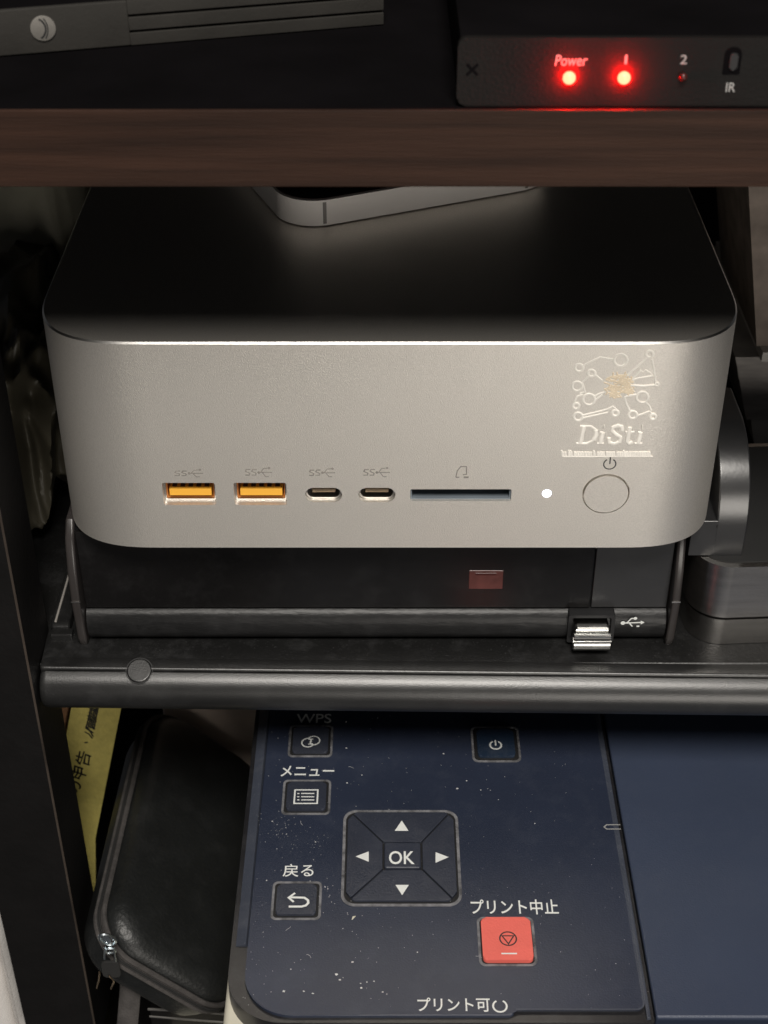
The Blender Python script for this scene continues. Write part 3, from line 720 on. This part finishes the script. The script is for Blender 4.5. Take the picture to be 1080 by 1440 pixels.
stroke(bm, pxs([(406, 1275), (424, 1275), (430, 1273.5), (433.5, 1270), (433, 1266), (428, 1262.5), (408, 1262)], h3), .62, h3)
stroke(bm, pxs([(415, 1256), (406, 1262.5), (413, 1268.5)], h3), .55, h3)
icon(bm, 'white_print', k3)
k4, r4, h4 = key(663, 731, 1022, 1072, 'key_blue', rr=1.7, ins=1.6, label='deep blue power key')
bm = bmesh.new(); c4 = pz(697, 1047.5, h4)
stroke(bm, arc(c4[0], c4[1] - .15, 1.6, 118, 422, 24), .45, h4); stroke(bm, [(c4[0], c4[1] - .3), (c4[0], c4[1] + 1.9)], .45, h4)
icon(bm, 'white_print', k4)
k5, r5, h5 = key(672, 753, 1290, 1359, 'redkey', h=1.3, rr=1.6, ins=.95, label='coral red stop key')
bm = bmesh.new(); c5 = pz(714.5, 1320, h5)
stroke(bm, circ(c5[0], c5[1], 2.05, 32), .36, h5, closed=True)
stroke(bm, [(c5[0] - 1.45, c5[1] + .85), (c5[0] + 1.45, c5[1] + .85), (c5[0], c5[1] - 1.6)], .32, h5, closed=True)
icon(bm, 'print_dark', k5)
bm = bmesh.new(); stroke(bm, pxs([(705, 1341), (727, 1341)], h5), .42, h5); icon(bm, 'white_print', k5, 'printed_bar')

# arrow pad
A = pz(479, 1275); B = pz(648, 1140)
X0 = (pz(477, 1270)[0] + pz(485, 1150)[0]) / 2; X1 = (pz(649, 1270)[0] + pz(645, 1150)[0]) / 2; Y0, Y1 = A[1], B[1]
finish('pad_rim', frame_prism(rrect(X0, X1, Y0, Y1, 3.6, 8), rrect(X0 + .75, X1 - .75, Y0 + .75, Y1 - .75, 3.0, 8), ZP - .3, ZP + .25), 'rim', pn)
finish('pad_well', prism(rrect(X0 + .7, X1 - .7, Y0 + .7, Y1 - .7, 3.0, 8), ZP - .2, ZP + .04), 'hole', pn)
mx, my = pz(566, 1206); ow, oh = 5.1, 4.6
I0, I1, J0, J1 = X0 + 1.15, X1 - 1.15, Y0 + 1.3, Y1 - 1.1
gp = 0.13; rc = 2.4
hp = ZP + 0.8
def trap(pts, a, b):
    """shrink a key outline away from its diagonal joints"""
    return pts
cs = 1.0
q = {
 'up': [(mx - ow, my + oh), (mx + ow, my + oh), (I1 - rc * .55, J1 - rc * .25), (I1 - rc * .9, J1), (I0 + rc * .9, J1), (I0 + rc * .55, J1 - rc * .25)],
 'down': [(mx + ow, my - oh), (mx - ow, my - oh), (I0 + rc * .55, J0 + rc * .25), (I0 + rc * .9, J0), (I1 - rc * .9, J0), (I1 - rc * .55, J0 + rc * .25)],
 'left': [(mx - ow, my - oh), (mx - ow, my + oh), (I0 + rc * .55, J1 - rc * .25), (I0, J1 - rc), (I0, J0 + rc), (I0 + rc * .55, J0 + rc * .25)],
 'right': [(mx + ow, my + oh), (mx + ow, my - oh), (I1 - rc * .55, J0 + rc * .25), (I1, J0 + rc), (I1, J1 - rc), (I1 - rc * .55, J1 - rc * .25)]}
tri = {'up': [(555, 1168.5), (574.5, 1168.5), (565, 1154)], 'down': [(556, 1244.5), (575, 1244.5), (565.5, 1259)],
       'left': [(500, 1204.5), (518.5, 1197.5), (518.5, 1212)], 'right': [(612.5, 1198.5), (631, 1205.5), (612.5, 1213.5)]}
for nme, pts in q.items():
    cen = Vector((sum(p[0] for p in pts) / 6, sum(p[1] for p in pts) / 6))
    pts = [(cen.x + (p[0] - cen.x) * (1 - gp / 6), cen.y + (p[1] - cen.y) * (1 - gp / 4)) for p in pts]
    k = finish('direction_key', prism(pts, ZP - .2, hp, 'Z', 0.22, 2, 'top'), 'key', pn)
    bm = bmesh.new(); poly(bm, pxs(tri[nme], hp), hp); icon(bm, 'white_print', k, 'arrow_mark')
ok = finish('ok_key', prism(rrect(mx - ow + .28, mx + ow - .28, my - oh + .28, my + oh - .2, .7, 4), ZP - .2, hp + .25, 'Z', 0.4, 3, 'top'), 'key', pn)
def ptext(s, x0, x1, y0, y1, m='white_print', par=pn, z=ZP, bold=0.0):
    mid = (y0 + y1) / 2
    u0, u1 = pz(x0, mid, z)[0], pz(x1, mid, z)[0]; v0, v1 = pz(x0, y1, z)[1], pz(x0, y0, z)[1]
    return text(s, u0, u1, v0, v1, z, 'Z', m, par, bold=bold)
ptext('OK', 547, 583, 1197, 1215.5, par=ok, z=hp + .25, bold=.012)
ptext('WPS', 417, 466, 1004, 1017, bold=.006)
ptext('メニュー', 395, 470, 1077, 1092, bold=.012)
ptext('戻る', 398, 441, 1215, 1233, bold=.008)
ptext('プリント中止', 662, 785, 1265, 1286, bold=.012)
ptext('プリント可', 587, 689, 1403, 1423, bold=.012)
bm = bmesh.new(); c6 = pz(703, 1415); stroke(bm, arc(c6[0], c6[1], 1.62, 118, 422, 26), .45, ZP); finish('ring_mark', bm, 'white_print', pn, smooth=False)
bm = bmesh.new(); stroke(bm, pxs([(872, 1160), (853, 1160), (849.5, 1163), (853, 1166), (873, 1166)], ZP), .3, ZP); finish('moulded_mark', bm, 'dim_print', pn, smooth=False)
# dust
bm = bmesh.new(); rnd = random.Random(11)
known = [(487, 1052), (509, 1090), (488, 1101), (457, 1083), (391, 1038), (624, 1060), (643, 1109), (676, 1111), (656, 1098), (389, 1174), (403, 1173), (402, 1164), (444, 1184), (383, 1155), (375, 1238), (496, 1353), (409, 1363), (427, 1394), (440, 1397), (399, 1394), (478, 1378), (507, 1383), (516, 1381), (526, 1380), (538, 1395), (544, 1398), (587, 1339), (461, 1250), (488, 1255), (441, 1209), (752, 1158), (457, 1247), (436, 1239), (548, 1182), (508, 1389), (473, 1370)]
def fleck(x, y, r):
    n = rnd.randint(4, 6); a0 = rnd.random() * 6
    lift = rnd.uniform(0.06, 0.1)
    el = rnd.uniform(0.6, 1.0)
    vs_ = [(x + r * rnd.uniform(.6, 1.2) * math.cos(a0 + 2 * math.pi * i / n), y + el * r * rnd.uniform(.6, 1.2) * math.sin(a0 + 2 * math.pi * i / n)) for i in range(n)]
    base = [bm.verts.new((u, v, ZP + 0.02)) for u, v in vs_]; tp_ = bm.verts.new((x, y, ZP + lift + r * .5))
    for i in range(n): bm.faces.new((base[i], base[(i + 1) % n], tp_))
for (x, y) in known:
    a = pz(x, y); fleck(a[0], a[1], rnd.uniform(.16, .42))
for i in range(300):
    x = PXL + (GX - PXL) * rnd.random() ** 1.7; y = rnd.uniform(PYF + 2, 25)
    fleck(x, y, rnd.choice([.05, .06, .08, .1, .13]))
for i in range(140):
    cl = rnd.choice([(400, 1164), (392, 1155), (415, 1185), (740, 1340), (380, 1172), (460, 1250), (445, 1185)])
    a = pz(cl[0] + rnd.gauss(0, 10), cl[1] + rnd.gauss(0, 8)); fleck(a[0], a[1], rnd.choice([.05, .06, .08, .11]))
for i in range(7):
    x = rnd.uniform(PXL + 3, GX - 4); y = rnd.uniform(PYF + 4, 10); a = rnd.random() * 6; pts = []
    for k in range(6):
        pts.append((x, y, ZP + .05)); a += rnd.uniform(-.7, .7); x += .35 * math.cos(a); y += .35 * math.sin(a)
    tube(pts, .035, 4, bm)
ds = finish('dust_specks', bm, 'dust', pn, smooth=False); ds['kind'] = 'stuff'
bm = bmesh.new(); a = pz(495, 1294); b = pz(500, 1289)
tube([(a[0], a[1], ZP + .2), ((a[0] + b[0]) / 2 - .1, (a[1] + b[1]) / 2 + .1, ZP + .35), (b[0], b[1], ZP + .2)], [.1, .3, .08], 6, bm)
finish('crumb', bm, 'cream', pn)

# ================================================================== ZIPPED CASE
o0 = onZ(155, 1310, -60); ev = onZ(215, 1040, -60) - o0; eu_ = onZ(320, 1415, -90) - o0
ev.normalize(); eu_ = (eu_ - ev * eu_.dot(ev)).normalized(); ew = eu_.cross(ev).normalized()
cm = Matrix(((eu_.x, ev.x, ew.x, o0.x), (eu_.y, ev.y, ew.y, o0.y), (eu_.z, ev.z, ew.z, o0.z), (0, 0, 0, 1)))
CWd, CLn, CT = 50.0, 98.0, 21.0
zc = thing('zip_case', 'black leatherette zip case leaning between the post and the printer', 'case')
def cz_add(name, bm, m, par=zc, **k): bm.transform(cm); return finish(name, bm, m, par, **k)
def shell(h0, h1, inset, fill, segs=5):
    """rounded shell: stacked outlines shrinking towards the face"""
    bm = bmesh.new(); rings = []
    for i in range(segs + 1):
        t = i / segs; s = inset + fill * (1 - math.cos(t * math.pi / 2)); h = h0 + (h1 - h0) * math.sin(t * math.pi / 2)
        rings.append([bm.verts.new((u, v, h)) for u, v in rrect(s, CWd - s, s, CLn - s, 13 - s * .6, 10)])
    n = len(rings[0])
    for a, b in zip(rings, rings[1:]):
        for j in range(n): bm.faces.new((a[j], a[(j + 1) % n], b[(j + 1) % n], b[j]))
    bm.faces.new(rings[0][::-1])
    # domed cap
    last = rings[-1]; cu = CWd / 2; cv = CLn / 2
    for t in (0.8, 0.55, 0.25):
        nr = [bm.verts.new((cu + (v.co.x - cu) * t, cv + (v.co.y - cv) * t, h1 + (1 - t * t) * 1.6 * (1 if h1 > h0 else -1))) for v in rings[-1]]
        for j in range(n): bm.faces.new((last[j], last[(j + 1) % n], nr[(j + 1) % n], nr[j]))
        last = nr
    bm.faces.new(last)
    return bm
cz_add('front_shell', shell(-6.0, 0, 0.2, 6.0), 'case', angle=60)
cz_add('back_shell', shell(-9.0, -CT, 0.2, 4.0), 'case', angle=60)
def loop(s, h, r, m, name, par=zc, k=7):
    pts = [(u, v, h) for u, v in rrect(s, CWd - s, s, CLn - s, 13, 12)]
    bm = tube(pts, r, k, closed=True); return cz_add(name, bm, m, par)
cz_add('zip_tape', frame_prism(rrect(-.7, CWd + .7, -.7, CLn + .7, 13.6, 10), rrect(3, CWd - 3, 3, CLn - 3, 11, 10), -9.0, -6.0), 'tape')
loop(-0.5, -5.6, 0.8, 'tape', 'piping'); loop(-0.5, -9.4, 0.8, 'tape', 'piping')
loop(-0.95, -7.1, 0.26, 'rubber', 'zip_coil'); loop(-0.95, -7.9, 0.26, 'rubber', 'zip_coil')
# zip slider, ring and pull
zp = onY(150, 1318, 0)
sl = Vector((0, 0, 0))
def scr(x, y, Y): p = onY(x, y, Y); return p
YZ = o0.y - 3.0
def loop3(name, cx, cy, rx, ry, tilt, r, m, par, n=20, a0=0, a1=360):
    c_ = scr(cx, cy, YZ); pts = []
    full = (a1 - a0) == 360
    for i in range(n if full else n + 1):
        a = math.radians(a0 + (a1 - a0) * i / n); u = rx * math.cos(a); v = ry * math.sin(a)
        pts.append(c_ + Vector((u * math.cos(tilt) - v * math.sin(tilt), -v * 0.25, u * math.sin(tilt) + v * math.cos(tilt))))
    return finish(name, tube(pts, r, 7, closed=full), m, par)
sl = loop3('zip_slider', 151, 1321, 1.9, 3.3, math.radians(18), .5, 'zip', zc)
bm = prism(circ(0, 0, 1.0, 16, 2.0), -.3, .3, 'Y', .15, 2); bm.transform(Matrix.Translation(scr(150, 1320, YZ + .4)) @ Matrix.Rotation(math.radians(-18), 4, 'Y')); finish('slider_plate', bm, 'zip', sl)
loop3('pull_ring', 155, 1337, 1.5, 1.4, 0, .36, 'zip', sl)
for pts in (((148, 1333), (147, 1343), (147, 1349)), ((160, 1333), (162, 1346), (164, 1357))):
    finish('pull_arm', tube([scr(x, y, YZ - .6) for x, y in pts], .26, 6), 'zip', sl)
finish('pull_tab', prism([(u, v) for u, v in rrect(-2.6, 2.6, -7.5, -.5, 1.4, 4)], -.4, .4, 'Y', .2, 2), 'rubber', sl).data.transform(Matrix.Translation(scr(154, 1350, YZ - .6) * S))
finish('pull_hook', tube([scr(x, y, YZ - 1.4) for x, y in ((153, 1372), (158, 1377), (160, 1381), (156, 1391))], .24, 6), 'brass', sl)
finish('pull_hook', tube([scr(x, y, YZ - 1.4) for x, y in ((140, 1366), (139, 1378), (136, 1390))], .2, 6), 'brass', sl)

# ================================================================== PAPERS AND BITS BEHIND AND UNDER THE CASE
YE = 47.0
def en(x, y, Y=YE): p = onY(x, y, Y); return p.x, p.z
t0, t1 = en(110, 975), en(178, 975)
t2 = en(134, 1180)
cA = en(93, 1035)
low = en(118, 1200)
ev_pts = [(cA[0], cA[1]), (t0[0] + .6, t0[1] + 8), (t1[0] + 1.2, t1[1] + 8), (t2[0], t2[1]), (t2[0] - 9, ZB + .3), (cA[0] - 9, ZB + .3)]
envl = tag(finish('yellow_envelope', prism(ev_pts, YE + 1.2, YE, 'Y'), 'yellow', smooth=False), 'yellow envelope with black handwriting standing behind the post', 'envelope')
def wr(bm, pts, wd=0.6): stroke(bm, [en(*p) for p in pts], wd, YE, 'Y')
def hand(zx, zy): return (80 + zx / 5.54, 980 + zy / 5.54)
bm = bmesh.new()
def H(*pts, wd=0.62): wr(bm, [hand(*p) for p in pts], wd)
H((226, 350), (230, 360), wd=1.1)
rnd = random.Random(3)
for i in range(13):
    t = i / 12; cx = 250 + 45 * t + rnd.uniform(-4, 4); cy = 290 - 235 * t
    H((cx - 32, cy - 20 + rnd.uniform(-10, 10)), (cx, cy + rnd.uniform(-8, 8)), (cx + 30, cy + 34 + rnd.uniform(-14, 10)), wd=0.5)
for i in range(5):
    H((225 + i * 16, 262 - rnd.uniform(0, 20)), (250 + i * 14, 160), (262 + i * 15, 60 + rnd.uniform(0, 30)), wd=0.45)
finish('handwriting', bm, 'ink', envl, smooth=False)
w0 = Vector(en(101, 1115)); w1 = Vector(en(120, 1057)); wd_ = (w1 - w0); wl = wd_.length; wd_.normalize(); wn2 = Vector((-wd_.y, wd_.x))
def hand_xf(u, t):
    t += 0.25 * math.sin(u * 1.1); q_ = w0 + wd_ * (u + 0.12 * t) + wn2 * t
    return Vector((q_.x, YE - 0.08, q_.y))
text('の申告', 0, wl, -2.5, 2.5, 0, 'Y', 'ink', envl, name='handwriting', bold=0.014, xf=hand_xf)
be = [(en(70, 985, YE + 3)[0], ZB + .3), (t2[0] - 10, ZB + .3), (t2[0] - 4, -60), (en(130, 985, YE + 3)[0], -50), (en(130, 985, YE + 3)[0], 2), (en(70, 985, YE + 3)[0], 2)]
tag(finish('brown_envelope', prism(be, YE + 4.5, YE + 3, 'Y'), 'brown_env', smooth=False), 'brown envelope peeping out behind the yellow envelope', 'envelope')
YK = 80.0
k0 = onY(229, 1000, YK); k1_ = onY(376, 1000, YK)
kb = thing('kraft_box', 'kraft carton in the shade behind the zip case', 'carton')
finish('carton', box(k0.x, k1_.x + 1.5, YK, YK + 60, ZB + .1, -8, 0.5, 1), 'kraft', kb)
f = [onY(x, y, YK) for x, y in ((318, 985), (374, 1042), (374, 985))]
finish('flap', prism([(p.x, p.z) for p in f], YK - .1, YK - .9, 'Y'), 'kraft', kb, smooth=False)
# dark tray under the case, paper on it, strap
low_case = min((cm @ Vector((u, v, h))).z for u in (0, CWd) for v in (0, CLn) for h in (0, -CT)) + 3.5
ty = thing('document_tray', 'dark grey tray with a pale metal rim under the zip case', 'tray')
tr0 = onZ(208, 1419, -106); tr1 = onZ(332, 1427, -106)
finish('tray_body', box(tr0.x + .2, PXL - 6.0, tr0.y + .5, tr0.y + 60, ZB + .1, -107.5, 0.6, 2), 'post', ty)
finish('tray_rim', tube([tr0 + Vector((0, 0, 0)), (tr0 + tr1) / 2 + Vector((0, .3, .1)), tr1], .45, 7), 'steel', ty)
finish('tray_rim', tube([tr0 + Vector((0.6, -1.6, -1.4)), tr1 + Vector((0, -2.0, -1.4))], .35, 7), 'steel', ty)
pa = onZ(243, 1431, -116); 
tag(finish('note_paper', box(pa.x, PXL - 6.2, pa.y - 26, pa.y, ZB + .1, -116, 0.2, 1), 'cream'), 'cream note block at the foot of the tray', 'paper')
s0 = onZ(183, 1395, -100); s1 = onZ(178, 1470, -118)
tag(finish('strap', tube([s0 + Vector((0, 4, 4)), s0, (s0 + s1) / 2 + Vector((0, -2, 0)), Vector((s1.x, s1.y, ZB + 1.2))], [3.2] * 4, 10, flat=((0, -1, .3), .28)), 'tape'), 'black woven strap hanging down from the zip case', 'strap')
# curtain left of the post
bm = bmesh.new(); nx, nz = 60, 8; g = []
for i in range(nx + 1):
    x = -112.6 - 70 * i / nx
    g.append([bm.verts.new((x - 0, 8 + 3.2 * math.sin(i * 0.9 + j * .12) + 1.5 * math.sin(i * 2.3), ZB - 120 + (330 + 120 - ZB) * j / nz)) for j in range(nz + 1)])
for i in range(nx):
    for j in range(nz): bm.faces.new((g[i][j], g[i + 1][j], g[i + 1][j + 1], g[i][j + 1]))
bm.transform(Matrix.Translation((-2.0, 0, 0)))
cur = finish('curtain', bm, 'curtain', angle=80)
cur.modifiers.new('thick', 'SOLIDIFY').thickness = 0.0006
tag(cur, 'pale grey curtain hanging left of the black post', 'curtain')
